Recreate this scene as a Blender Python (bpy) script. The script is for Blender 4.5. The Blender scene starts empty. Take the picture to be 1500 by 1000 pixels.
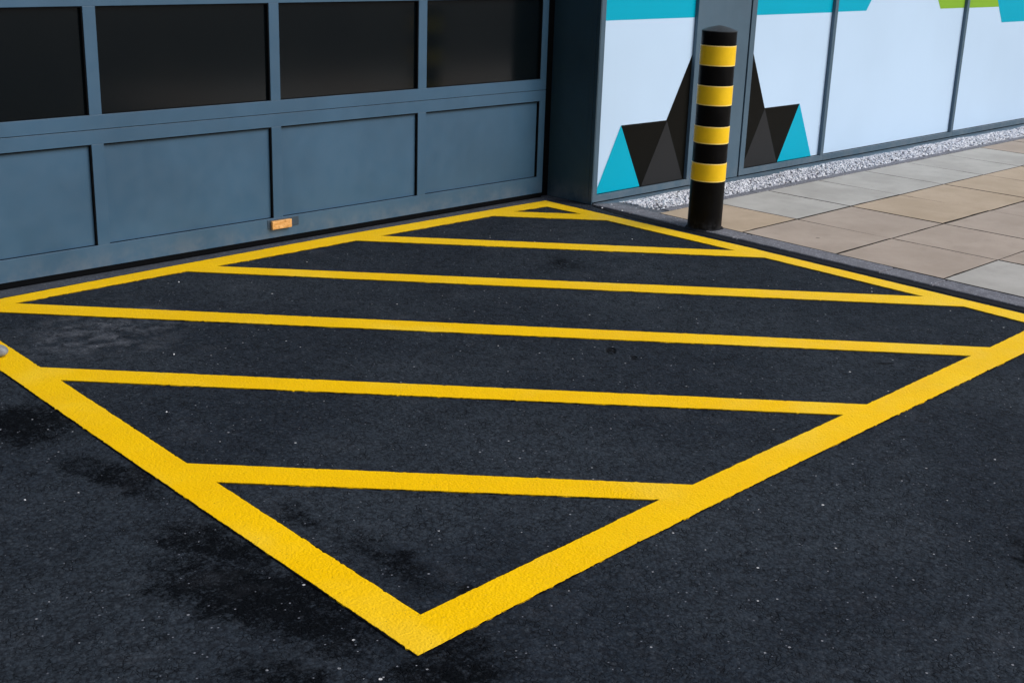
import bpy, bmesh, math, random
from mathutils import Vector, Matrix
from math import radians, sin, cos, pi

random.seed(7)
scene = bpy.context.scene
COL = scene.collection

# ------------------------------------------------------------------ helpers
class NT:
    """small wrapper for building node materials"""
    def __init__(self, name):
        self.m = bpy.data.materials.new(name)
        self.m.use_nodes = True
        self.t = self.m.node_tree
        self.t.nodes.clear()
        self.out = self.n('ShaderNodeOutputMaterial')
        self.b = self.n('ShaderNodeBsdfPrincipled')
        self.t.links.new(self.b.outputs[0], self.out.inputs[0])
        self.co = self.n('ShaderNodeTexCoord').outputs['Object']
    def n(self, typ, **kw):
        nd = self.t.nodes.new(typ)
        for k, v in kw.items():
            setattr(nd, k, v)
        return nd
    def l(self, a, b):
        self.t.links.new(a, b)
    def put(self, sock, v):
        if hasattr(v, 'is_output'):
            self.l(v, sock)
        else:
            sock.default_value = v
    def noise(self, scale, detail=4, rough=.55, vec=None, dist=0.0):
        nd = self.n('ShaderNodeTexNoise')
        nd.inputs['Scale'].default_value = scale
        nd.inputs['Detail'].default_value = detail
        nd.inputs['Roughness'].default_value = rough
        nd.inputs['Distortion'].default_value = dist
        self.l(vec or self.co, nd.inputs['Vector'])
        return nd.outputs['Fac']
    def voro(self, scale, feature='F1', vec=None, rnd=1.0):
        nd = self.n('ShaderNodeTexVoronoi', feature=feature)
        nd.inputs['Scale'].default_value = scale
        nd.inputs['Randomness'].default_value = rnd
        self.l(vec or self.co, nd.inputs['Vector'])
        return nd
    def math(self, op, a, b=0.0, c=None, clamp=False):
        nd = self.n('ShaderNodeMath', operation=op)
        nd.use_clamp = clamp
        self.put(nd.inputs[0], a); self.put(nd.inputs[1], b)
        if c is not None: self.put(nd.inputs[2], c)
        return nd.outputs[0]
    def remap(self, v, a, b, c=0.0, d=1.0, smooth=True):
        nd = self.n('ShaderNodeMapRange')
        nd.interpolation_type = 'SMOOTHSTEP' if smooth else 'LINEAR'
        self.put(nd.inputs[0], v)
        for i, x in enumerate((a, b, c, d)): nd.inputs[i+1].default_value = x
        return nd.outputs[0]
    def mix(self, f, a, b, mode='MIX'):
        nd = self.n('ShaderNodeMix', data_type='RGBA', blend_type=mode)
        self.put(nd.inputs[0], f)
        for s, v in ((nd.inputs[6], a), (nd.inputs[7], b)):
            if isinstance(v, tuple): v = (*v, 1) if len(v) == 3 else v
            self.put(s, v)
        return nd.outputs[2]
    def bump(self, h, strength, dist, prev=None):
        nd = self.n('ShaderNodeBump')
        nd.inputs['Strength'].default_value = strength
        nd.inputs['Distance'].default_value = dist
        self.l(h, nd.inputs['Height'])
        if prev is not None: self.l(prev, nd.inputs['Normal'])
        return nd.outputs[0]
    def base(self, c=None, rough=None, spec=None, normal=None, **kw):
        i = self.b.inputs
        if c is not None:
            if isinstance(c, tuple): c = (*c, 1)
            self.put(i['Base Color'], c)
        if rough is not None: self.put(i['Roughness'], rough)
        if spec is not None: self.put(i['Specular IOR Level'], spec)
        if normal is not None: self.l(normal, i['Normal'])
        for k, v in kw.items(): self.put(i[k], v)
        return self.m

def link(name, me, mats=(), parent=None, bevel=0.0, smooth=False):
    o = bpy.data.objects.new(name, me)
    COL.objects.link(o)
    for m in mats: me.materials.append(m)
    if parent: o.parent = parent
    if smooth:
        for p in me.polygons: p.use_smooth = True
    if bevel:
        b = o.modifiers.new('Bevel', 'BEVEL'); b.width = bevel; b.segments = 2
        b.limit_method = 'ANGLE'; b.angle_limit = radians(40)
    return o

def tag(o, label=None, category=None, group=None, kind=None):
    if label: o['label'] = label
    if category: o['category'] = category
    if group: o['group'] = group
    if kind: o['kind'] = kind
    return o

class MB:
    def __init__(self):
        self.v = []; self.f = []; self.mi = []
    def box(self, x0, x1, y0, y1, z0, z1, mi=0):
        if x0 > x1: x0, x1 = x1, x0
        if y0 > y1: y0, y1 = y1, y0
        if z0 > z1: z0, z1 = z1, z0
        b = len(self.v)
        self.v += [(x0,y0,z0),(x1,y0,z0),(x1,y1,z0),(x0,y1,z0),(x0,y0,z1),(x1,y0,z1),(x1,y1,z1),(x0,y1,z1)]
        for q in ((3,2,1,0),(4,5,6,7),(0,1,5,4),(1,2,6,5),(2,3,7,6),(3,0,4,7)):
            self.f.append(tuple(b+i for i in q)); self.mi.append(mi)
    def poly(self, pts, mi=0):
        b = len(self.v); self.v += list(pts)
        self.f.append(tuple(range(b, b+len(pts)))); self.mi.append(mi)
    def prism(self, pts, z0, z1, mi=0, arris=0.0, tops=None, side=None):
        """pts: ccw xy outline; straight sides, optional small chamfer round the top"""
        n = len(pts); b = len(self.v)
        cx = sum(p[0] for p in pts)/n; cy = sum(p[1] for p in pts)/n
        tops = tops or [z1]*n
        self.v += [(x, y, z0) for x, y in pts]
        self.v += [(p[0], p[1], t-arris*.7) for p, t in zip(pts, tops)]
        ins = []
        for i in range(n):
            a = Vector(pts[i-1]); c = Vector(pts[i]); d = Vector(pts[(i+1) % n])
            e1 = (c-a).normalized(); e2 = (d-c).normalized()
            n1 = Vector((-e1.y, e1.x)); n2 = Vector((-e2.y, e2.x))
            m = (n1+n2); k = arris/max(.3, m.dot(n1)) if m.length > 1e-6 else arris
            ins.append(c+m*k)
        self.v += [(p.x, p.y, t) for p, t in zip(ins, tops)]
        for i in range(n):
            j = (i+1) % n
            self.f.append((b+i, b+j, b+n+j, b+n+i)); self.mi.append(mi if side is None else side)
            self.f.append((b+n+i, b+n+j, b+2*n+j, b+2*n+i)); self.mi.append(mi if side is None else side)
        self.f.append(tuple(b+2*n+i for i in range(n))); self.mi.append(mi)
    def build(self, name, mats, parent=None, bevel=0.0, smooth=False):
        me = bpy.data.meshes.new(name)
        me.from_pydata(self.v, [], self.f); me.update()
        o = link(name, me, mats, parent, bevel, smooth)
        for p, i in zip(me.polygons, self.mi): p.material_index = i
        return o

# ------------------------------------------------------------------ materials
def mat_asphalt():
    m = NT('asphalt')
    big = m.noise(.9, 5, .6)
    mid = m.noise(7, 5, .6)
    fine = m.noise(160, 3, .65)
    agg = m.voro(150)
    agg2 = m.voro(75)
    c = m.mix(m.remap(mid, .3, .7), (.0105, .0162, .0250), (.0162, .0232, .0345))
    c = m.mix(m.math('MULTIPLY', m.remap(big, .40, .64), .75), c, (.032, .042, .055))
    # individual chippings, each a slightly different tone
    sep = m.n('ShaderNodeSeparateColor'); m.l(agg.outputs['Color'], sep.inputs[0])
    c = m.mix(m.math('MULTIPLY', m.math('POWER', sep.outputs[0], 2.0), .45), c, (.044, .054, .068))
    c = m.mix(m.remap(sep.outputs[1], .6, 1.0, 0, .55), c, (.007, .008, .012))
    c = m.mix(m.remap(agg2.outputs['Distance'], .42, .75, 0, .5), c, (.006, .007, .010))
    # crevices between the coarser stones, here and there
    cr = m.voro(62, 'DISTANCE_TO_EDGE')
    crf = m.math('MULTIPLY', m.remap(cr.outputs['Distance'], .10, .015), m.remap(m.noise(17, 5, .7), .46, .60))
    c = m.mix(m.math('MULTIPLY', crf, .68), c, (.002, .003, .005))
    lit = m.voro(48)
    ls = m.n('ShaderNodeSeparateColor'); m.l(lit.outputs['Color'], ls.inputs[0])
    lf = m.math('MULTIPLY', m.math('GREATER_THAN', ls.outputs[0], .80), m.remap(lit.outputs['Distance'], .42, .22))
    c = m.mix(m.math('MULTIPLY', lf, .30), c, (.062, .074, .090))
    # warped plan coordinates for stains with ragged outlines
    warp = m.n('ShaderNodeTexNoise'); warp.inputs['Scale'].default_value = 5.5; warp.inputs['Detail'].default_value = 6
    warp.inputs['Roughness'].default_value = .68
    m.l(m.co, warp.inputs['Vector'])
    sub = m.n('ShaderNodeVectorMath', operation='SUBTRACT'); m.l(warp.outputs['Color'], sub.inputs[0]); sub.inputs[1].default_value = (.5, .5, .5)
    mul = m.n('ShaderNodeVectorMath', operation='MULTIPLY'); m.l(sub.outputs[0], mul.inputs[0]); mul.inputs[1].default_value = (.42, .42, 0)
    add = m.n('ShaderNodeVectorMath', operation='ADD'); m.l(mul.outputs[0], add.inputs[0]); m.l(m.co, add.inputs[1])
    wv = add.outputs[0]
    def blob(x, y, rx, ry, ang=0.0, vec=wv, soft=.25):
        mp = m.n('ShaderNodeMapping'); mp.vector_type = 'TEXTURE'
        mp.inputs['Location'].default_value = (x, y, 0)
        mp.inputs['Rotation'].default_value = (0, 0, ang)
        mp.inputs['Scale'].default_value = (rx, ry, 1)
        m.l(vec, mp.inputs['Vector'])
        ln = m.n('ShaderNodeVectorMath', operation='LENGTH'); m.l(mp.outputs[0], ln.inputs[0])
        return m.remap(ln.outputs['Value'], soft, 1.15, 1.0, 0.0)
    stains_vignette = [(-4.75,-2.7,.75,1.1,0,.22),(-4.12,-2.98,.17,.40,.25,1.0),(-4.06,-2.62,.12,.24,.2,.85),(-4.06,-1.50,.20,.24,.1,1.0),(-4.03,-2.08,.08,.22,.2,.75),(-4.16,-1.10,.14,.26,0,.7),  # first, broad entry paints the vignette darkening at front left; rest are stains
              (-4.08,-3.52,.28,.14,.2,.95),(-3.76,-3.02,.10,.24,.0,.62),(-3.78,-2.66,.08,.18,.3,.50),(-4.3,-3.35,.14,.2,0,.7),
              (-1.09,-1.20,.19,.12,.6,.55),(-1.97,-1.23,.22,.11,.5,.28),(-2.79,-2.63,.17,.10,.2,.26),(-2.40,-4.18,.22,.09,.3,.75),
              (-1.3,-3.0,.10,.08,.4,.25),(-3.06,-2.36,.2,.12,.3,.24),(-1.4,-2.2,.28,.14,.4,.26),(-2.2,-1.55,.3,.1,.2,.24),(-3.2,-4.0,.3,.15,.1,.2)]
    tot = None
    for x, y, rx, ry, a, s in stains_vignette:
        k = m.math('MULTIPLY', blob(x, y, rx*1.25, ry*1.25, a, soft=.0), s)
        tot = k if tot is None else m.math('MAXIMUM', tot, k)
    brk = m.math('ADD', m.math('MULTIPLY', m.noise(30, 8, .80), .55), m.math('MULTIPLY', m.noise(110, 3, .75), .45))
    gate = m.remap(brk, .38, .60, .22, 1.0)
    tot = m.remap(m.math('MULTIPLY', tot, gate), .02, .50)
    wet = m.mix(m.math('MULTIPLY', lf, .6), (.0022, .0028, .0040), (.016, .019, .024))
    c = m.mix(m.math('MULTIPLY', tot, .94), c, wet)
    # two sharp gouges
    g1 = blob(-1.99, -2.26, .05, .022, .7, vec=m.co, soft=.6); g2 = blob(-1.985, -2.375, .032, .016, .9, vec=m.co, soft=.5)
    g3 = blob(-3.73, -3.265, .03, .022, .2, vec=m.co, soft=.5); g4 = blob(-1.275, -3.06, .04, .012, -.6, vec=m.co, soft=.5)
    gg = m.math('MAXIMUM', m.math('MAXIMUM', g1, g2), m.math('MAXIMUM', g3, g4))
    gg = m.math('MULTIPLY', gg, m.remap(m.noise(45, 3), .3, .5))
    c = m.mix(gg, c, (.002, .0025, .004))
    # dusty scuffs
    dust = m.math('MULTIPLY', blob(-3.38, -.80, .42, .34, .3), m.remap(m.noise(14, 6, .7, dist=.6), .40, .72))
    c = m.mix(m.math('MULTIPLY', dust, .6), c, (.13, .14, .165))
    st = m.n('ShaderNodeMapping'); st.inputs['Scale'].default_value = (9, 70, 1); st.inputs['Rotation'].default_value = (0, 0, .5); m.l(m.co, st.inputs['Vector'])
    streak = m.remap(m.noise(1.0, 4, .6, vec=st.outputs[0]), .66, .80)
    c = m.mix(m.math('MULTIPLY', streak, m.math('MULTIPLY', blob(-3.40, -.78, .30, .16, .4), .8)), c, (.25, .26, .30))
    edge = m.remap(m.noise(4.5, 6, .65), .52, .78)
    c = m.mix(m.math('MULTIPLY', edge, .20), c, (.075, .083, .10))
    # pale grit, three sizes
    for sc, th, r, col in ((34, .972, .080, (.30, .31, .34)), (80, .965, .14, (.16, .17, .20)), (15, .975, .045, (.60, .60, .62))):
        v = m.voro(sc)
        s = m.n('ShaderNodeSeparateColor'); m.l(v.outputs['Color'], s.inputs[0])
        f = m.math('MULTIPLY', m.math('GREATER_THAN', s.outputs[2], th), m.math('LESS_THAN', v.outputs['Distance'], m.math('MULTIPLY', s.outputs[0], r*1.6)))
        c = m.mix(m.math('MULTIPLY', f, .85), c, col)
    rough = m.remap(tot, 0, 1, .85, .75)
    h = m.math('ADD', m.math('MULTIPLY', agg.outputs['Distance'], -.55), m.math('MULTIPLY', fine, .5))
    h2 = m.math('ADD', m.math('MULTIPLY', agg2.outputs['Distance'], -.6), m.math('MULTIPLY', m.noise(30, 4, .6), .7))
    nr = m.bump(m.math('SUBTRACT', h2, m.math('MULTIPLY', crf, .8)), .6, .006)
    nr = m.bump(h, .7, .004, nr)
    nr = m.bump(m.math('SUBTRACT', 1.0, gg), .8, .012, nr)
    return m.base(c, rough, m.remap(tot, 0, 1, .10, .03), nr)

def mat_yellow():
    m = NT('yellow_road_paint')
    n = m.noise(3.5, 4, .6)
    c = m.mix(m.remap(n, .3, .7), (.92, .535, .0001), (.97, .580, .0002))
    # duller yellow towards the back
    sep = m.n('ShaderNodeSeparateXYZ'); m.l(m.co, sep.inputs[0])
    back_tone = m.remap(sep.outputs[1], -3.0, -.4)
    c = m.mix(m.math('MULTIPLY', back_tone, .35), c, (.62, .42, .008))
    sheen_x = m.math('MULTIPLY', m.remap(sep.outputs[0], -2.2, -.3), .28)  # sheen towards the right, put into the base colour
    c = m.mix(sheen_x, c, (.84, .58, .03))
    sheen = m.remap(m.noise(2.1, 3, .5), .52, .70)
    c = m.mix(m.math('MULTIPLY', sheen, .22), c, (.93, .72, .09))  # soft reflections on the stripes, painted in as paler areas
    dirt = m.remap(m.noise(26, 6, .72), .56, .80)
    c = m.mix(m.math('MULTIPLY', dirt, .14), c, (.40, .25, .01))
    # browner by the stone
    spot = m.voro(210)
    s2 = m.n('ShaderNodeSeparateColor'); m.l(spot.outputs['Color'], s2.inputs[0])
    f = m.math('MULTIPLY', m.math('GREATER_THAN', s2.outputs[0], .985), m.math('LESS_THAN', spot.outputs['Distance'], .35))
    c = m.mix(m.math('MULTIPLY', f, .6), c, (.12, .09, .03))
    fl = m.voro(95); fs = m.n('ShaderNodeSeparateColor'); m.l(fl.outputs['Color'], fs.inputs[0])
    ff = m.math('MULTIPLY', m.math('GREATER_THAN', fs.outputs[1], .72), m.remap(fl.outputs['Distance'], .34, .12))
    ff = m.math('MULTIPLY', ff, m.remap(sep.outputs[0], -2.4, -.4, .03, .38))
    c = m.mix(ff, c, (.97, .72, .12))  # painted sparkle: pale flecks, stronger towards the right
    a = m.noise(38, 4, .6, dist=1.0)
    b = m.noise(150, 3, .6)
    v = m.voro(130)
    nr = m.bump(a, .30, .009)
    nr = m.bump(m.math('ADD', b, m.math('MULTIPLY', v.outputs['Distance'], -.6)), .6, .003, nr)
    return m.base(c, m.remap(m.noise(9, 4), .3, .7, .44, .60), .07, nr)

def mat_paint(name, col, var=.12, rough=.42, dirt=True, spec=.45):
    m = NT(name)
    n = m.noise(1.7, 4, .6)
    d = tuple(x*(1-var) for x in col); e = tuple(min(1, x*(1+var)) for x in col)
    c = m.mix(m.remap(n, .3, .7), d, e)
    st = m.n('ShaderNodeMapping'); st.inputs['Scale'].default_value = (14, 14, 1.2); m.l(m.co, st.inputs['Vector'])
    c = m.mix(m.remap(m.noise(1.0, 5, .6, vec=st.outputs[0]), .50, .85, 0, .22), c, tuple(x*1.2+.006 for x in col))
    if dirt:
        sep = m.n('ShaderNodeSeparateXYZ'); m.l(m.co, sep.inputs[0])
        low = m.remap(sep.outputs[2], .16, .02)
        low = m.math('MULTIPLY', low, m.remap(m.noise(9, 6, .7), .35, .68))
        c = m.mix(m.math('MULTIPLY', low, .30), c, (.20, .215, .23))
    f = m.remap(m.noise(60, 5, .7), .62, .85)
    c = m.mix(m.math('MULTIPLY', f, .12), c, (.25, .27, .30))
    nr = m.bump(m.noise(420, 2), .10, .001)
    return m.base(c, m.remap(m.noise(12, 4), .3, .7, rough-.06, rough+.08), spec, nr)

def mat_flat(name, col, rough=.5, spec=.4, var=.06, sc=20, bump=.0, bsc=200):
    m = NT(name)
    c = m.mix(m.remap(m.noise(sc, 4, .6), .3, .7), tuple(x*(1-var) for x in col), tuple(min(1, x*(1+var)) for x in col))
    nr = m.bump(m.noise(bsc, 3), bump, .002) if bump else None
    return m.base(c, rough, spec, nr)

def mat_scuffed(name, col, rough, spec, scuff, amt):
    m = NT(name)
    c = m.mix(m.remap(m.noise(14, 4, .6), .3, .7), tuple(x*.92 for x in col), col)
    mp = m.n('ShaderNodeMapping'); mp.inputs['Scale'].default_value = (30, 30, 9); m.l(m.co, mp.inputs['Vector'])
    f = m.remap(m.noise(1, 7, .75, vec=mp.outputs[0]), .60, .74)
    c = m.mix(m.math('MULTIPLY', f, amt), c, scuff)
    sep = m.n('ShaderNodeSeparateXYZ'); m.l(m.co, sep.inputs[0])
    low = m.math('MULTIPLY', m.remap(sep.outputs[2], .09, .0), m.remap(m.noise(40, 5, .7), .35, .65))
    c = m.mix(m.math('MULTIPLY', low, .5), c, (.05, .05, .055))
    return m.base(c, m.remap(m.noise(20, 4), .3, .7, rough-.05, rough+.12), spec, m.bump(m.noise(60, 3), .06, .002))

def mat_stone(name, col, col2, joint=False):
    m = NT(name)
    n = m.noise(2.6, 5, .62)
    c = m.mix(m.remap(n, .3, .7), col, col2)
    c = m.mix(m.remap(m.noise(11, 6, .7, dist=.5), .45, .80, 0, .30), c, tuple(x*.66 for x in col))
    c = m.mix(m.remap(m.noise(300, 2, .7), .55, .80, 0, .35), c, tuple(x*.55 for x in col))
    c = m.mix(m.remap(m.noise(230, 2, .7), .60, .85, 0, .35), c, tuple(min(1, x*1.5) for x in col))
    v = m.voro(7.5)
    s = m.n('ShaderNodeSeparateColor'); m.l(v.outputs['Color'], s.inputs[0])
    f = m.math('MULTIPLY', m.math('GREATER_THAN', s.outputs[0], .93), m.math('LESS_THAN', v.outputs['Distance'], .09))
    c = m.mix(m.math('MULTIPLY', f, .6), c, (.05, .045, .04))
    nr = m.bump(m.noise(26, 6, .7), .30, .004)
    nr = m.bump(m.noise(350, 2, .6), .28, .0016, nr)
    return m.base(c, .85, .25, nr)

def mat_concrete(name, a, b, sc=18, dark=.5):
    m = NT(name)
    c = m.mix(m.remap(m.noise(sc, 6, .68), .3, .7), a, b)
    c = m.mix(m.remap(m.noise(4, 5, .65), .48, .75, 0, dark), c, tuple(x*.45 for x in a))
    v = m.voro(190); s = m.n('ShaderNodeSeparateColor'); m.l(v.outputs['Color'], s.inputs[0])
    c = m.mix(m.math('MULTIPLY', s.outputs[0], .35), c, tuple(x*.5 for x in a))
    c = m.mix(m.math('MULTIPLY', m.math('GREATER_THAN', s.outputs[1], .94), .5), c, tuple(min(1, x*2.2) for x in b))
    nr = m.bump(m.noise(60, 6, .7), .5, .005)
    nr = m.bump(v.outputs['Distance'], .4, .002, nr)
    return m.base(c, .88, .2, nr)

def mat_glass():
    m = NT('smoked_glass')
    c = m.mix(m.remap(m.noise(1.4, 2), .3, .7), (.0016, .0036, .0052), (.0028, .0048, .0062))
    return m.base(c, .125, .60, m.bump(m.noise(500, 2), .05, .0006))

def mat_film(name, col, var=.03, spec=.12):
    m = NT(name)
    c = m.mix(m.remap(m.noise(.8, 3), .3, .7), tuple(x*(1-var) for x in col), tuple(min(1, x*(1+var)) for x in col))
    st = m.n('ShaderNodeMapping'); st.inputs['Scale'].default_value = (30, 1, 1.5); m.l(m.co, st.inputs['Vector'])
    c = m.mix(m.remap(m.noise(1, 4, .6, vec=st.outputs[0]), .55, .9, 0, .05), c, tuple(x*.7 for x in col))
    return m.base(c, .34, spec)

def mat_grip():
    m = NT('worn_tan_grip')
    mp = m.n('ShaderNodeMapping'); mp.inputs['Scale'].default_value = (22, 30, 160); m.l(m.co, mp.inputs['Vector'])
    g = m.noise(1, 5, .65, vec=mp.outputs[0], dist=.8)
    c = m.mix(m.remap(g, .38, .62), (.62, .30, .085), (.80, .46, .18))
    d = m.math('MULTIPLY', m.remap(m.noise(55, 4), .50, .66), .55)
    c = m.mix(d, c, (.33, .14, .03))
    return m.base(c, .6, .3, m.bump(g, .4, .002))

M = dict(
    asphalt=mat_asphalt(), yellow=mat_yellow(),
    door=mat_paint('door_blue_grey_paint', (.0405, .1000, .172), .10),
    frame=mat_paint('frame_grey_paint', (.058, .106, .152), .10, .40),
    reveal=mat_paint('shaded_cladding_paint', (.018, .046, .070), .12, .45),  # darker than the door cladding: the reveal's shade is put into the colour
    rubber=mat_flat('black_rubber', (.0016, .002, .003), .8, .08, .2),
    glass=mat_glass(),
    white=mat_film('white_film', (.488, .645, .832)),
    teal=mat_film('teal_film', (.0, .36, .52)),
    green=mat_film('green_film', (.22, .42, .035)),
    black=mat_film('black_film', (.0050, .0050, .0042), .1, .06),
    char=mat_film('charcoal_film', (.024, .025, .027), .08, .06),
    greys=mat_stone('grey_paving', (.350, .335, .312), (.430, .415, .390)),
    buff=mat_stone('buff_paving', (.385, .300, .215), (.445, .350, .260)),
    pink=mat_stone('pinkish_paving', (.335, .275, .228), (.400, .332, .280)),
    kerb=mat_concrete('kerb_concrete', (.135, .138, .16), (.20, .205, .235), 20, .3),
    thresh=mat_concrete('threshold_concrete', (.042, .050, .066), (.068, .078, .098), 25, .5),
    haunch=mat_concrete('haunching', (.085, .095, .115), (.15, .16, .185), 16, .35),
    joint=mat_concrete('jointing_sand', (.014, .012, .011), (.032, .027, .023), 30, .3),
    tar=mat_concrete('tar', (.004, .005, .008), (.010, .012, .018), 30, .3),
    primer=mat_flat('bitumen_primer', (.0045, .0045, .0050), .9, .05, .5, 40, .5, 200),
    post=mat_scuffed('black_enamel', (.0012, .0012, .0015), .42, .10, (.022, .023, .025), .55),
    cap=mat_flat('weathered_cap', (.018, .024, .029), .55, .4, .35, 60, .2, 150),
    tape=mat_scuffed('yellow_reflective_tape', (.90, .57, .012), .40, .18, (.42, .26, .03), .45),
    tapeedge=mat_flat('pale_tape_edge', (.95, .70, .22), .4, .5, .05),
    peb=[mat_flat('white_pebble', (.74, .75, .79), .8, .2, .12, 90), mat_flat('grey_pebble', (.58, .59, .64), .8, .2, .15, 90),
         mat_flat('lilac_pebble', (.43, .43, .50), .8, .2, .15, 90), mat_flat('dark_pebble', (.16, .15, .155), .8, .2, .2, 90)],
    stone=mat_flat('pale_grey_stone', (.20, .215, .24), .85, .2, .3, 45, .5, 90),
    grip=mat_grip(), plate=mat_flat('dark_blue_plate', (.035, .062, .095), .5, .4, .15, 25),
    roof=mat_flat('grey_membrane', (.12, .12, .125), .8, .2),
)

# ------------------------------------------------------------------ ground
mb = MB(); S = 300
mb.poly([(-S, -S, 0), (S, -S, 0), (S, S, 0), (-S, S, 0)])
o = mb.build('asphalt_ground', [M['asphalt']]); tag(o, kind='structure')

def kin(y): return .225 + .040*y      # back edge of the kerb
def kout(y): return .085 + .043*y     # front edge of the kerb

# concrete threshold strip in front of the door
mb = MB()
mb.poly([(-5.6, -.12, .0014), (-3.82, -.118, .0014), (-2.68, -.075, .0014), (-1.7, -.055, .0014), (-.063, -.078, .0014), (.0, -.078, .0014),
         (.078, -.20, .0014), (.0815, .06, .0014), (-5.6, .06, .0014)])
tag(mb.build('threshold', [M['thresh']]), kind='structure')

# painted box with diagonal hatching
outer = [(-.063,-.091),(-.081,-1.609),(-.101,-2.038),(-.146,-3.123),(-.163,-3.368),(-.712,-3.371),(-2.356,-3.383),(-3.252,-3.396),(-4.018,-3.420),
         (-3.990,-2.927),(-3.942,-2.058),(-3.823,-.137),(-2.679,-.089),(-1.702,-.066)]
holes = [
 [(-.453,-.196),(-.185,-.213),(-.171,-.486)],
 [(-.626,-.206),(-.183,-.683),(-.196,-1.591),(-1.462,-.200)],
 [(-1.625,-.204),(-.202,-1.772),(-.239,-2.684),(-2.476,-.212)],
 [(-2.634,-.206),(-.249,-2.885),(-.279,-3.235),(-.752,-3.246),(-3.468,-.220)],
 [(-3.638,-.222),(-.918,-3.245),(-1.756,-3.256),(-3.755,-1.053),(-3.703,-.224)],
 [(-3.765,-1.223),(-1.911,-3.255),(-2.790,-3.265),(-3.826,-2.149)],
 [(-3.836,-2.320),(-2.949,-3.265),(-3.895,-3.290)]]
def ragged(poly, step=.008, amp=.0012):
    out = []; rr = random.Random(len(poly)*13+int(abs(poly[0][0])*1000))
    w = 0.0
    for i in range(len(poly)):
        a = Vector(poly[i]); b = Vector(poly[(i+1) % len(poly)])
        d = b-a; n = max(2, int(d.length/step)); nn = Vector((-d.y, d.x)).normalized()
        out.append(tuple(a))
        for k in range(1, n):
            w = w*.55+rr.uniform(-1, 1)*amp
            t = k/n
            big = rr.random() < .035
            j = w*min(1, 6*min(t, 1-t)) + (rr.uniform(-.004, .004) if big else 0)
            p = a+d*t+nn*j
            out.append((p.x, p.y))
    return out
bm = bmesh.new(); ZT = .0046
edges = []; rings = []
for ring in [outer]+holes:
    vs = [bm.verts.new((x, y, ZT)) for x, y in ragged(ring)]
    es = [bm.edges.new((vs[i], vs[(i+1) % len(vs)])) for i in range(len(vs))]
    edges += es; rings.append(vs)
bmesh.ops.triangle_fill(bm, use_beauty=True, use_dissolve=False, edges=edges)
for f in bm.faces:
    if f.normal.z < 0: f.normal_flip()
for vs in rings:
    lo = [bm.verts.new((v.co.x, v.co.y, .0005)) for v in vs]
    for i in range(len(vs)):
        j = (i+1) % len(vs)
        bm.faces.new((vs[i], vs[j], lo[j], lo[i]))
me = bpy.data.meshes.new('painted_marking'); bm.to_mesh(me); bm.free()
tag(link('painted_marking', me, [M['yellow']]), kind='structure')

def grow(poly, d):
    out = []; n = len(poly)
    area = sum(poly[i][0]*poly[(i+1) % n][1]-poly[(i+1) % n][0]*poly[i][1] for i in range(n))
    s = 1 if area > 0 else -1
    for i in range(n):
        a = Vector(poly[i-1]); c = Vector(poly[i]); e = Vector(poly[(i+1) % n])
        e1 = (c-a).normalized(); e2 = (e-c).normalized()
        n1 = Vector((e1.y, -e1.x))*s; n2 = Vector((e2.y, -e2.x))*s
        m = n1+n2; k = d/max(.35, m.dot(n1)); out.append(tuple(c+m*k))
    return out
bm = bmesh.new(); edges = []
for i, ring in enumerate([outer]+holes):
    w_ = .0034
    q = ragged(grow(ring, w_ if i == 0 else -w_), .013, .0016)
    vs = [bm.verts.new((x, y, .0030)) for x, y in q]
    edges += [bm.edges.new((vs[k], vs[(k+1) % len(vs)])) for k in range(len(vs))]
bmesh.ops.triangle_fill(bm, use_beauty=True, use_dissolve=False, edges=edges)
for f in bm.faces:
    if f.normal.z < 0: f.normal_flip()
me = bpy.data.meshes.new('bitumen_primer'); bm.to_mesh(me); bm.free()
tag(link('bitumen_primer', me, [M['primer']]), kind='structure')

# tar seam along the kerb
mb = MB(); ys = [-.36, -.6, -.9, -1.3, -1.7, -2.1, -2.6, -3.1, -4, -6, -9]
rr = random.Random(3)
L = []; Rr = []
y = -.36
while y > -5.66:
    t = min(1, max(0, (-y-.36)/.35))
    L.append((kout(y) - .050*t - .006 - rr.uniform(0, .012), y, .003)); Rr.append((kout(y)+.004, y, .003)); y -= .06
for i in range(len(L)-1):
    mb.poly([L[i], L[i+1], Rr[i+1], Rr[i]])
tag(mb.build('tar_seam', [M['tar']]), kind='structure')

# kerb of small flat concrete edging stones
mb = MB(); cuts = [-.40, -.66, -1.42, -1.447, -2.33, -2.62, -3.50, -4.42, -5.34, -5.665]
rr = random.Random(5)
for a, b in zip(cuts[:-1], cuts[1:]):
    g = .003
    n = max(1, int((a-b)/.08)); outl = []; inl = []
    for k in range(n+1):
        yy = (a-g)+(b+g-a+g)*k/n
        outl.append((kout(yy)+rr.uniform(-.002, .002), yy)); inl.append((kin(yy)-.004, yy))
    pts = outl + inl[::-1]     # ccw when seen from above
    z = .012+rr.uniform(-.0015, .0015)
    mb.prism(pts, .0005, z, 0, .004)
tag(mb.build('kerb', [M['kerb']]), kind='structure')

mb = MB(); x = kout(-5.67); rr = random.Random(6)
while x < 8.8:
    mb.prism([(x+.002, -5.815), (x+.912, -5.815), (x+.912, -5.672), (x+.002, -5.672)], .0005, .013+rr.uniform(-.001, .001), 0, .004); x += .914
tag(mb.build('kerb', [M['kerb']]), kind='structure')
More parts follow.
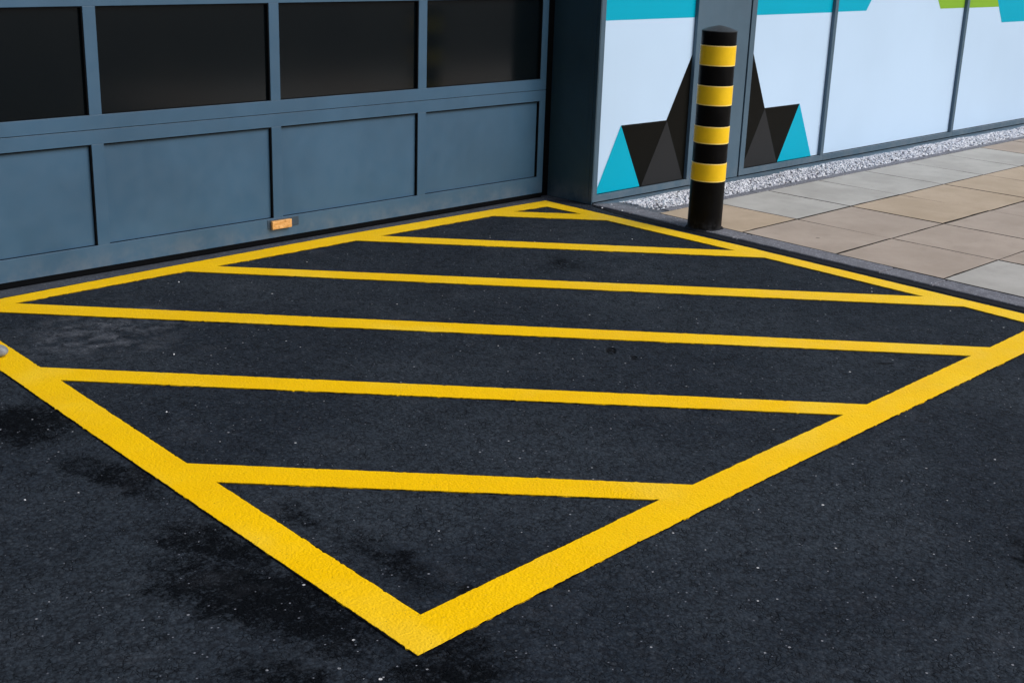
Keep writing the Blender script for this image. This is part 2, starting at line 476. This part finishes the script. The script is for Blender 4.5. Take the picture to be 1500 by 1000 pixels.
# concrete haunching at the building corner, bedding under the slabs
mb = MB()
mb.poly([(.0825, -.345, .006), (kin(-.40)-.14, -.40, .006), (kin(-.66), -.66, .006), (kin(-.78), -.78, .006), (.36, -.78, .006), (.36, -.40, .006), (.36, -.345, .006)])
tag(mb.build('corner_haunching', [M['haunch']]), kind='structure')
mb = MB()
mb.poly([(kin(-.5)-.02, -.70, .002), (kin(-5.66)-.02, -5.66, .002), (9, -5.66, .002), (9, -.70, .002)])
tag(mb.build('bedding', [M['joint']]), kind='structure')

# paving slabs
mb = MB(); rr = random.Random(11)
xj = [None, .722]+[.722+.61*k for k in range(1, 14)]
yj = [-.765]+[-.765-.6125*k for k in range(1, 9)]
fixed = {(0,0):1,(1,0):0,(2,0):0,(3,0):0,(4,0):0,(5,0):0,(6,0):0,(0,1):2,(1,1):2,(2,1):1,(3,1):1,(4,1):1,(5,1):1,
         (0,2):2,(1,2):2,(2,2):2,(3,2):2,(4,2):2,(0,3):0,(1,3):2,(2,3):2,(0,4):0,(1,4):0}
for r in range(len(yj)-1):
    for k in range(len(xj)-1):
        jw = (.0075, .0045, .0055, .004, .006, .005, .0045, .006, .005)
        y1 = yj[r]-jw[r]; y0 = yj[r+1]+jw[r+1]
        x1 = xj[k+1]-.0036
        if k == 0: pts = [(kin(y0)+.003, y0), (x1, y0), (x1, y1), (kin(y1)+.003, y1)]
        else: pts = [(xj[k]+.0036, y0), (x1, y0), (x1, y1), (xj[k]+.0036, y1)]
        pts = [(x+rr.uniform(-.002, .002), y+rr.uniform(-.002, .002)) for x, y in pts]
        z = .0125+rr.uniform(-.001, .001)
        mi = fixed.get((k, r), rr.choice([0, 1, 2, 2]))
        q = []
        for i in range(4):
            a_ = Vector(pts[i]); b_ = Vector(pts[(i+1) % 4]); nn = Vector((-(b_-a_).y, (b_-a_).x)).normalized()
            q.append(tuple(a_)); w_ = 0
            for t_ in range(1, 14):
                w_ = w_*.6+rr.uniform(-.0009, .0012)+(rr.uniform(0, .005) if rr.random() < .05 else 0)
                q.append(tuple(a_+(b_-a_)*t_/14+nn*max(0, w_)))
        ta, tb = rr.uniform(-.002, .002), rr.uniform(-.002, .002)
        mb.prism(q, -.004, z, mi, .0016, [z+ta*(p[0]-x1)+tb*(p[1]-y1) for p in q], 3)
tag(mb.build('pavement', [M['greys'], M['buff'], M['pink'], M['joint']]), kind='structure')

# concrete edging between gravel and slabs
mb = MB(); x = .30
rr = random.Random(8)
while x < 8.8:
    x2 = x+.914
    mb.prism([(x+.002, -.758), (x2-.002, -.758), (x2-.002, -.705), (x+.002, -.705)], .001, .0135+rr.uniform(-.001, .001), 0, .003)
    x = x2
tag(mb.build('gravel_edging', [M['kerb']]), kind='structure')

# white gravel
def pebble_template(rr, sub=1):
    b = bmesh.new(); bmesh.ops.create_icosphere(b, subdivisions=sub, radius=1.0)
    for v in b.verts: v.co *= rr.uniform(.74, 1.15)
    vs = [v.co.copy() for v in b.verts]; b.verts.index_update()
    fs = [tuple(v.index for v in f.verts) for f in b.faces]
    b.free(); return vs, fs
rr = random.Random(21)
temps = [pebble_template(rr) for _ in range(12)]
V = []; F = []; MI = []
mb = MB()
def add_pebble(mb, x, y, z, r, mi):
    vs, fs = rr.choice(temps)
    rot = Matrix.Rotation(rr.uniform(0, 6.3), 3, 'Z') @ Matrix.Rotation(rr.uniform(-.5, .5), 3, 'X')
    sx, sy, sz = rr.uniform(.8, 1.3), rr.uniform(.7, 1.0), rr.uniform(.5, .8)
    b = len(mb.v)
    for v in vs:
        p = rot @ Vector((v.x*sx*r, v.y*sy*r, v.z*sz*r))
        mb.v.append((p.x+x, p.y+y, p.z+z))
    for f in fs:
        mb.f.append(tuple(b+i for i in f)); mb.mi.append(mi)
N = 11500
for i in range(N):
    x = .27+ (rr.random()**1.35)*8.2
    ylo = -.702; yhi = -.418 + .012*sin(x*3.1)+.010*sin(x*9.7)
    y = rr.uniform(ylo, yhi)
    if x < .62 and y < -.60-.28*(x-.27)/.35+.05 and rr.random() < .8 and y < -.43-(x-.27)*.75: continue
    edge = min(1, (y-ylo)/.03, (yhi-y)/.05)
    r = rr.uniform(.0055, .0105)*(1.15 if x > 4 else 1)
    z = .004+rr.uniform(0, .015)*max(0, edge)
    q = rr.random()
    mi = 0 if q < .56 else 1 if q < .84 else 2 if q < .975 else 3
    add_pebble(mb, x, y, z, r, mi)
mb2o = mb.build('gravel', M['peb']); tag(mb2o, 'strip of white gravel between the window wall and the paving', 'gravel', kind='stuff')
mb = MB(); mb.poly([(.30, -.71, .005), (9, -.71, .005), (9, -.40, .005), (.36, -.40, .005)])
tag(mb.build('gravel_bed', [M['haunch']]), kind='structure')

# ------------------------------------------------------------------ building
bld = bpy.data.objects.new('building', None); COL.objects.link(bld); bld.location = (0, 0, 0)
tag(bld, 'blue grey commercial building with a panelled garage door and white film covered windows', 'building')
W = -.338     # face of the window wall

# --- garage door
X = [(-4.890,-4.838),(-3.921,-3.862),(-2.9552,-2.8954),(-1.9902,-1.9321),(-1.0228,-.9626),(-.0505,0.0)]
secs = [(.033,.134,.595,.6583,'panel'),(.6612,.725,1.1937,1.2570,'pane'),(1.260,1.323,1.7920,1.8560,'pane'),(1.859,1.925,2.392,2.455,'panel')]
mb = MB()
for z0, za, zb, z1, kind in secs:
    mb.box(X[0][0], X[-1][1], 0, .040, z0, za)
    mb.box(X[0][0], X[-1][1], 0, .040, zb, z1)
    for a, b in X:
        mb.box(a, b, 0, .040, za, zb)
door = mb.build('garage_door', [M['door']], bld, .0012)
for z0, za, zb, z1, kind in secs:
    for i in range(5):
        xa, xb = X[i][1], X[i+1][0]
        mb = MB()
        yf = .016 if kind == 'panel' else .018
        mb.box(xa, xb, yf, yf+.012, za, zb, 0)
        # black glazing strip on top and right, hairline at the bottom and left
        mb.box(xa, xb, .0035, yf-.0004, zb-.0055, zb-.0002, 1)
        mb.box(xb-.0065, xb-.0002, .003, yf-.0004, za+.0024, zb-.0057, 1)
        mb.box(xa, xb, .009, yf-.0004, za+.0002, za+.0022, 1)
        if kind == 'pane':
            mb.box(xa+.0002, xa+.0018, .008, yf-.0004, za+.0024, zb-.0057, 1)
        o = mb.build(kind, [M['door'] if kind == 'panel' else M['glass'], M['rubber']], door)
mb = MB()
mb.box(-4.92, .001, .004, .036, .0045, .0325)
mb.build('bottom_seal', [M['rubber']], door, .003)
mb = MB()
mb.box(.0015, .0818, .030, .045, .0035, 2.50)
mb.box(-4.972, -4.8915, .030, .045, .0035, 2.50)
for z in (.6584, 1.2571, 1.8561):
    mb.box(-4.89, 0, .012, .03, z+.0001, z+.0028)
mb.build('side_seal', [M['rubber']], door)
# lift handle on the bottom rail: dark plate and tan grip
mb = MB(); mb.box(-2.030, -1.838, -.0035, -.0002, .082, .128)
mb.build('handle_plate', [M['plate']], door, .0015)
mb = MB(); mb.box(-2.014, -1.894, -.022, -.0037, .0795, .1225)
mb.build('lift_handle', [M['grip']], door, .003)

# --- reveal beside the door
mb = MB()
mb.box(.082, .124, -.2845, .30, .002, 2.55)
mb.box(.0795, .124, -.3095, -.2865, .002, 2.55)
mb.box(.0812, .124, -.3120, -.3097, .002, 2.55, 1)
mb.box(.0800, .0880, -.3372, -.3122, .002, 2.55)
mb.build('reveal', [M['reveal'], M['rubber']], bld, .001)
mb = MB(); mb.box(-5.02, -4.9725, W, .30, .002, 2.55)
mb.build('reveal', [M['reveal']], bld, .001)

# --- windows: frame (part) > pane (sub-part)
GY = W+.026           # face of the glass
CX, CZ = -5.695, 1.563
def g(x, z): return (x+(x-CX)*.00523, z+(z-CZ)*.00523)
ZTOP = 2.88
def window(name_label, xl, xr, fl, fr, shapes, glass_l, glass_r):
    """fl..xl and xr..fr are the frame bars"""
    mb = MB()
    mb.box(fl, fr, W, W+.06, .0130, .0540)
    mb.box(fl, fr, W, W+.06, ZTOP, ZTOP+.05)
    if xl > fl: mb.box(fl, xl, W, W+.06, .0540, ZTOP)
    if fr > xr: mb.box(xr, fr, W, W+.06, .0540, ZTOP)
    w = mb.build('window', [M['frame']], bld, .0015)
    if name_label: w['label'] = name_label
    mb = MB()
    mb.box(xl, xr, GY, GY+.02, .0540, ZTOP, 0)
    for lvl, (mi, pts) in enumerate(shapes):
        y = GY-.0006*(1+lvl)
        q = []
        for x, z in pts:
            x, z = g(x, z)
            q.append((min(max(x, xl+.0003), xr-.0003), y, min(max(z, .0545), ZTOP-.001)))
        mb.poly(q, mi)
    # rubber bead
    mb.box(xl, xr, GY-.012, GY-.0001-.0006*len(shapes), .0541, .0560, 5)
    mb.build('pane', [M['white'], M['teal'], M['green'], M['black'], M['char'], M['rubber']], w)
    return w
BAND = 1.0855
window('window with teal band and teal, black and charcoal triangles beside the door', .1275, 1.020, .0885, 1.056, [
    (1, [(.10, BAND), (1.1, BAND), (1.1, 1.62), (.10, 1.62)]),
    (3, [(.318, .462), (.530, .058), (1.03, .058), (1.03, .927), (.991, .857), (.762, .459)]),
    (1, [(.318, .462), (.106, .056), (.533, .056)]),
    (4, [(.767, .456), (.545, .056), (.972, .056)])], None, None)
window('window with teal band and mirrored triangles right of the grey pilaster', 1.668, 2.652, 1.613, 2.6925, [
    (1, [(1.60, BAND), (2.8, BAND), (2.8, 1.62), (1.60, 1.62)]),
    (3, [(1.60, .905), (1.858, .459), (2.297, .459), (2.075, .056), (1.60, .056)]),
    (1, [(2.297, .461), (2.075, .056), (2.519, .056)]),
    (4, [(1.858, .456), (1.636, .056), (2.068, .056)])], None, None)
window('widest white window, blank but for teal and green corners at the top', 2.6930, 4.722, 2.6930, 4.7645, [
    (1, [(2.60, BAND+.003), (3.086, BAND+.003), (3.50, 1.62), (2.60, 1.62)]),
    (2, [(4.250, 1.084), (4.9, 1.084), (4.9, 1.62), (3.80, 1.62)])], None, None)
window('farthest white window with green and low teal shapes at the top', 4.7650, 6.80, 4.7650, 6.845, [
    (2, [(4.70, 1.082), (5.35, 1.082), (5.35, 1.62), (4.70, 1.62)]),
    (1, [(5.262, 1.16), (5.414, .949), (6.2, .949), (6.35, 1.3), (6.2, 1.62), (5.20, 1.62)])], None, None)
window('plain white window at the far end of the wall', 6.8455, 8.80, 6.8455, 8.845, [
    (1, [(7.4, 1.1), (8.3, 1.1), (8.6, 1.62), (7.2, 1.62)])], None, None)
# --- pilaster between the first two windows
mb = MB()
mb.box(1.0565, 1.596, W+.0012, W+.05, .0105, ZTOP+.05)
mb.box(1.596, 1.6125, W+.012, W+.05, .0105, ZTOP+.05, 1)
mb.build('pilaster', [M['frame'], M['rubber']], bld, .001)
# --- plinth flashing running down to the gravel
mb = MB()
x0, x1 = .0885, 8.845
mb.poly([(x0, W+.002, .0066), (x0+.01, W-.0015, .0066), (.20, -.395, .0068), (.36, -.432, .0062), (x1, -.445, .0062), (x1, W+.002, .0066)])
mb.build('plinth_flashing', [M['frame']], bld)
mb = MB(); mb.box(.0885, x1, W+.004, W+.05, .002, .0129)
mb.build('plinth', [M['rubber']], bld)
# --- walls above, beside and behind, roof
mb = MB()
mb.box(-11, 8.845, W-.001, .30, ZTOP+.052, 4.1)          # fascia
mb.box(-4.97, .0795, W, .30, 2.552, ZTOP+.050)          # over the door
mb.box(-11, -5.0205, W, .30, .002, ZTOP+.050)           # left pier
mb.box(8.8455, 9.2, W, .30, .002, 4.1)
mb.build('wall', [M['frame']], bld, .003)
mb = MB()
mb.box(-11, 9.2, .302, .34, .002, 4.1)
mb.box(-11, -10.8, .342, 9, .002, 4.1); mb.box(9.0, 9.2, .342, 9, .002, 4.1); mb.box(-11, 9.2, 9.002, 9.2, .002, 4.1)
mb.build('rear_wall', [M['frame']], bld)
mb = MB(); mb.box(-11.1, 9.3, W-.06, 9.3, 4.102, 4.25)
mb.build('roof', [M['roof']], bld)

# ------------------------------------------------------------------ bollard
def lathe(prof, seg=64):
    """prof: list of (r, z, mat)"""
    v = []; f = []; mi = []
    for r, z, _ in prof:
        for k in range(seg):
            a = 2*pi*k/seg; v.append((r*cos(a), r*sin(a), z))
    for i in range(len(prof)-1):
        for k in range(seg):
            j = (k+1) % seg
            f.append((i*seg+k, i*seg+j, (i+1)*seg+j, (i+1)*seg+k)); mi.append(prof[i][2])
    return v, f, mi
def lathe_obj(name, prof, mats, parent, top=True, seg=64):
    v, f, mi = lathe(prof, seg)
    if top:
        n = (len(prof)-1)*seg; f.append(tuple(range(n, n+seg))); mi.append(prof[-1][2])
    me = bpy.data.meshes.new(name); me.from_pydata(v, [], f); me.update()
    o = link(name, me, mats, parent)
    for p, i in zip(me.polygons, mi): p.material_index = i; p.use_smooth = True
    e = o.modifiers.new('Edges', 'EDGE_SPLIT'); e.split_angle = radians(32)
    return o
bol = bpy.data.objects.new('bollard', None); COL.objects.link(bol); bol.location = (.104, -1.164, 0)
tag(bol, 'round black bollard with four yellow bands standing on the kerb', 'bollard')
R0 = .0955
lathe_obj('post', [(R0, .001, 0), (R0, 1.088, 0), (R0-.003, 1.091, 0)], [M['post']], bol)
lathe_obj('cap', [(R0+.0005, 1.0885, 0), (R0+.0005, 1.0925, 0), (R0*.86, 1.098, 0), (R0*.6, 1.107, 0), (R0*.3, 1.1145, 0), (.006, 1.1185, 0)], [M['cap']], bol)
for a, b in ((.283, .384), (.492, .586), (.699, .805), (.910, 1.017)):
    lathe_obj('reflective_band', [(R0+.0002, a, 1), (R0+.0012, a+.0004, 1), (R0+.0012, a+.005, 0), (R0+.0012, b-.005, 1), (R0+.0012, b-.0004, 1), (R0+.0002, b, 1)],
              [M['tape'], M['tapeedge']], bol, top=False)
# the ragged tar and grit collar where the post meets the kerb
mb = MB(); rr = random.Random(4); n = 40
inner = [(.104+(R0-.002)*cos(2*pi*k/n), -1.164+(R0-.002)*sin(2*pi*k/n), .0165) for k in range(n)]
outr = []
for k in range(n):
    r = R0+.006+rr.uniform(0, .010); a = 2*pi*k/n
    outr.append((.104+r*cos(a), -1.164+r*sin(a), .0128 if .104+r*cos(a) > kout(-1.164)+.004 else .0045))
for k in range(n):
    j = (k+1) % n
    mb.poly([inner[k], inner[j], outr[j], outr[k]][::-1])
tag(mb.build('tar_collar', [M['tar']]), kind='structure')

# ------------------------------------------------------------------ loose stones
def stone(name, x, y, z, r, mat, flat=.7, seed=0, sub=3):
    q = random.Random(seed)
    b = bmesh.new(); bmesh.ops.create_icosphere(b, subdivisions=sub, radius=1)
    ph = [q.uniform(0, 6) for _ in range(6)]
    for v in b.verts:
        c = v.co
        k = 1+.16*sin(2.2*c.x+ph[0])+.13*sin(2.7*c.y+ph[1])+.10*sin(3.4*c.z+ph[2])+.05*sin(6*c.x+ph[3])*sin(5*c.y+ph[4])
        v.co = Vector((c.x*1.15*k*r, c.y*.9*k*r, c.z*flat*k*r))
    zm = min(v.co.z for v in b.verts)
    for v in b.verts: v.co.z -= zm
    me = bpy.data.meshes.new(name); b.to_mesh(me); b.free()
    o = link(name, me, [mat], smooth=True); o.location = (x, y, z); o.rotation_euler = (0, 0, q.uniform(0, 6))
    return o
tag(stone('stone', -3.815, -.848, .006, .026, M['stone'], .8, 3), 'rounded pale grey stone lying on the left yellow line', 'stone')
tmpl = stone('pebble', .052, -.45, .0, .006, M['peb'][0], .8, 9, 1)
tag(tmpl, 'tiny white pebble lying loose beside the kerb or on the asphalt', 'pebble', 'stray white pebbles')
first = True
spots = [(.065,-.595,.0062),(-.003,-2.60,.003),(.10,-.50,.0062),(-3.313,-1.226,.0),(-2.757,-.348,.0),(-3.646,-1.731,.0),(-.428,-1.079,.0),(.15,-.44,.0062),(.19,-.60,.0062),(-4.297,-2.074,.0),(-.02,-2.66,.003)]
for i, (x, y, z) in enumerate(spots):
    c = tmpl.copy(); COL.objects.link(c); c.location = (x, y, z); c.rotation_euler = (0, 0, i*1.3)
    s = [1.0, .9, .8, .62, .6, .5, .55, .9, .8, .5, .7][i]; c.scale = (s, s, s)

# ------------------------------------------------------------------ light
SUN_EL, SUN_AZ = 42, 153        # azimuth clockwise from +Y
w = bpy.data.worlds.new('World'); scene.world = w; w.use_nodes = True
t = w.node_tree; t.nodes.clear()
sky = t.nodes.new('ShaderNodeTexSky'); sky.sky_type = 'NISHITA'; sky.sun_disc = False
sky.sun_elevation = radians(SUN_EL); sky.sun_rotation = radians(SUN_AZ)
sky.air_density = 1.0; sky.dust_density = 3.0; sky.ozone_density = 1.0
hs = t.nodes.new('ShaderNodeHueSaturation'); hs.inputs['Saturation'].default_value = .66
bg = t.nodes.new('ShaderNodeBackground'); bg.inputs['Strength'].default_value = .142
ow = t.nodes.new('ShaderNodeOutputWorld')
t.links.new(sky.outputs[0], hs.inputs['Color']); t.links.new(hs.outputs[0], bg.inputs[0]); t.links.new(bg.outputs[0], ow.inputs[0])
ld = bpy.data.lights.new('sun', 'SUN'); ld.energy = 1.85; ld.angle = radians(42); ld.color = (1, .97, .93)
lo = bpy.data.objects.new('sun', ld); COL.objects.link(lo)
az, el = radians(SUN_AZ), radians(SUN_EL)
D = Vector((sin(az)*cos(el), cos(az)*cos(el), sin(el)))
lo.rotation_euler = D.to_track_quat('Z', 'Y').to_euler(); lo.location = D*20

# ------------------------------------------------------------------ camera
cd = bpy.data.cameras.new('camera'); cam = bpy.data.objects.new('camera', cd); COL.objects.link(cam)
R = ((0.701232, 0.194446, -0.685905), (-0.712173, 0.235493, -0.661327), (0.032934, 0.952226, 0.303615))
mw = Matrix(R).to_4x4(); mw.translation = Vector((-5.69466, -5.30832, 1.56333))
cam.matrix_world = mw
cd.sensor_width = 36; cd.sensor_fit = 'HORIZONTAL'; cd.lens = 1866.8/1500*36
cd.shift_x = (750-755.2)/1500; cd.shift_y = (495.1-500)/1500
cd.clip_start = .05; cd.clip_end = 1500
scene.camera = cam
scene.view_settings.view_transform = 'Standard'; scene.view_settings.look = 'None'; scene.view_settings.exposure = 0
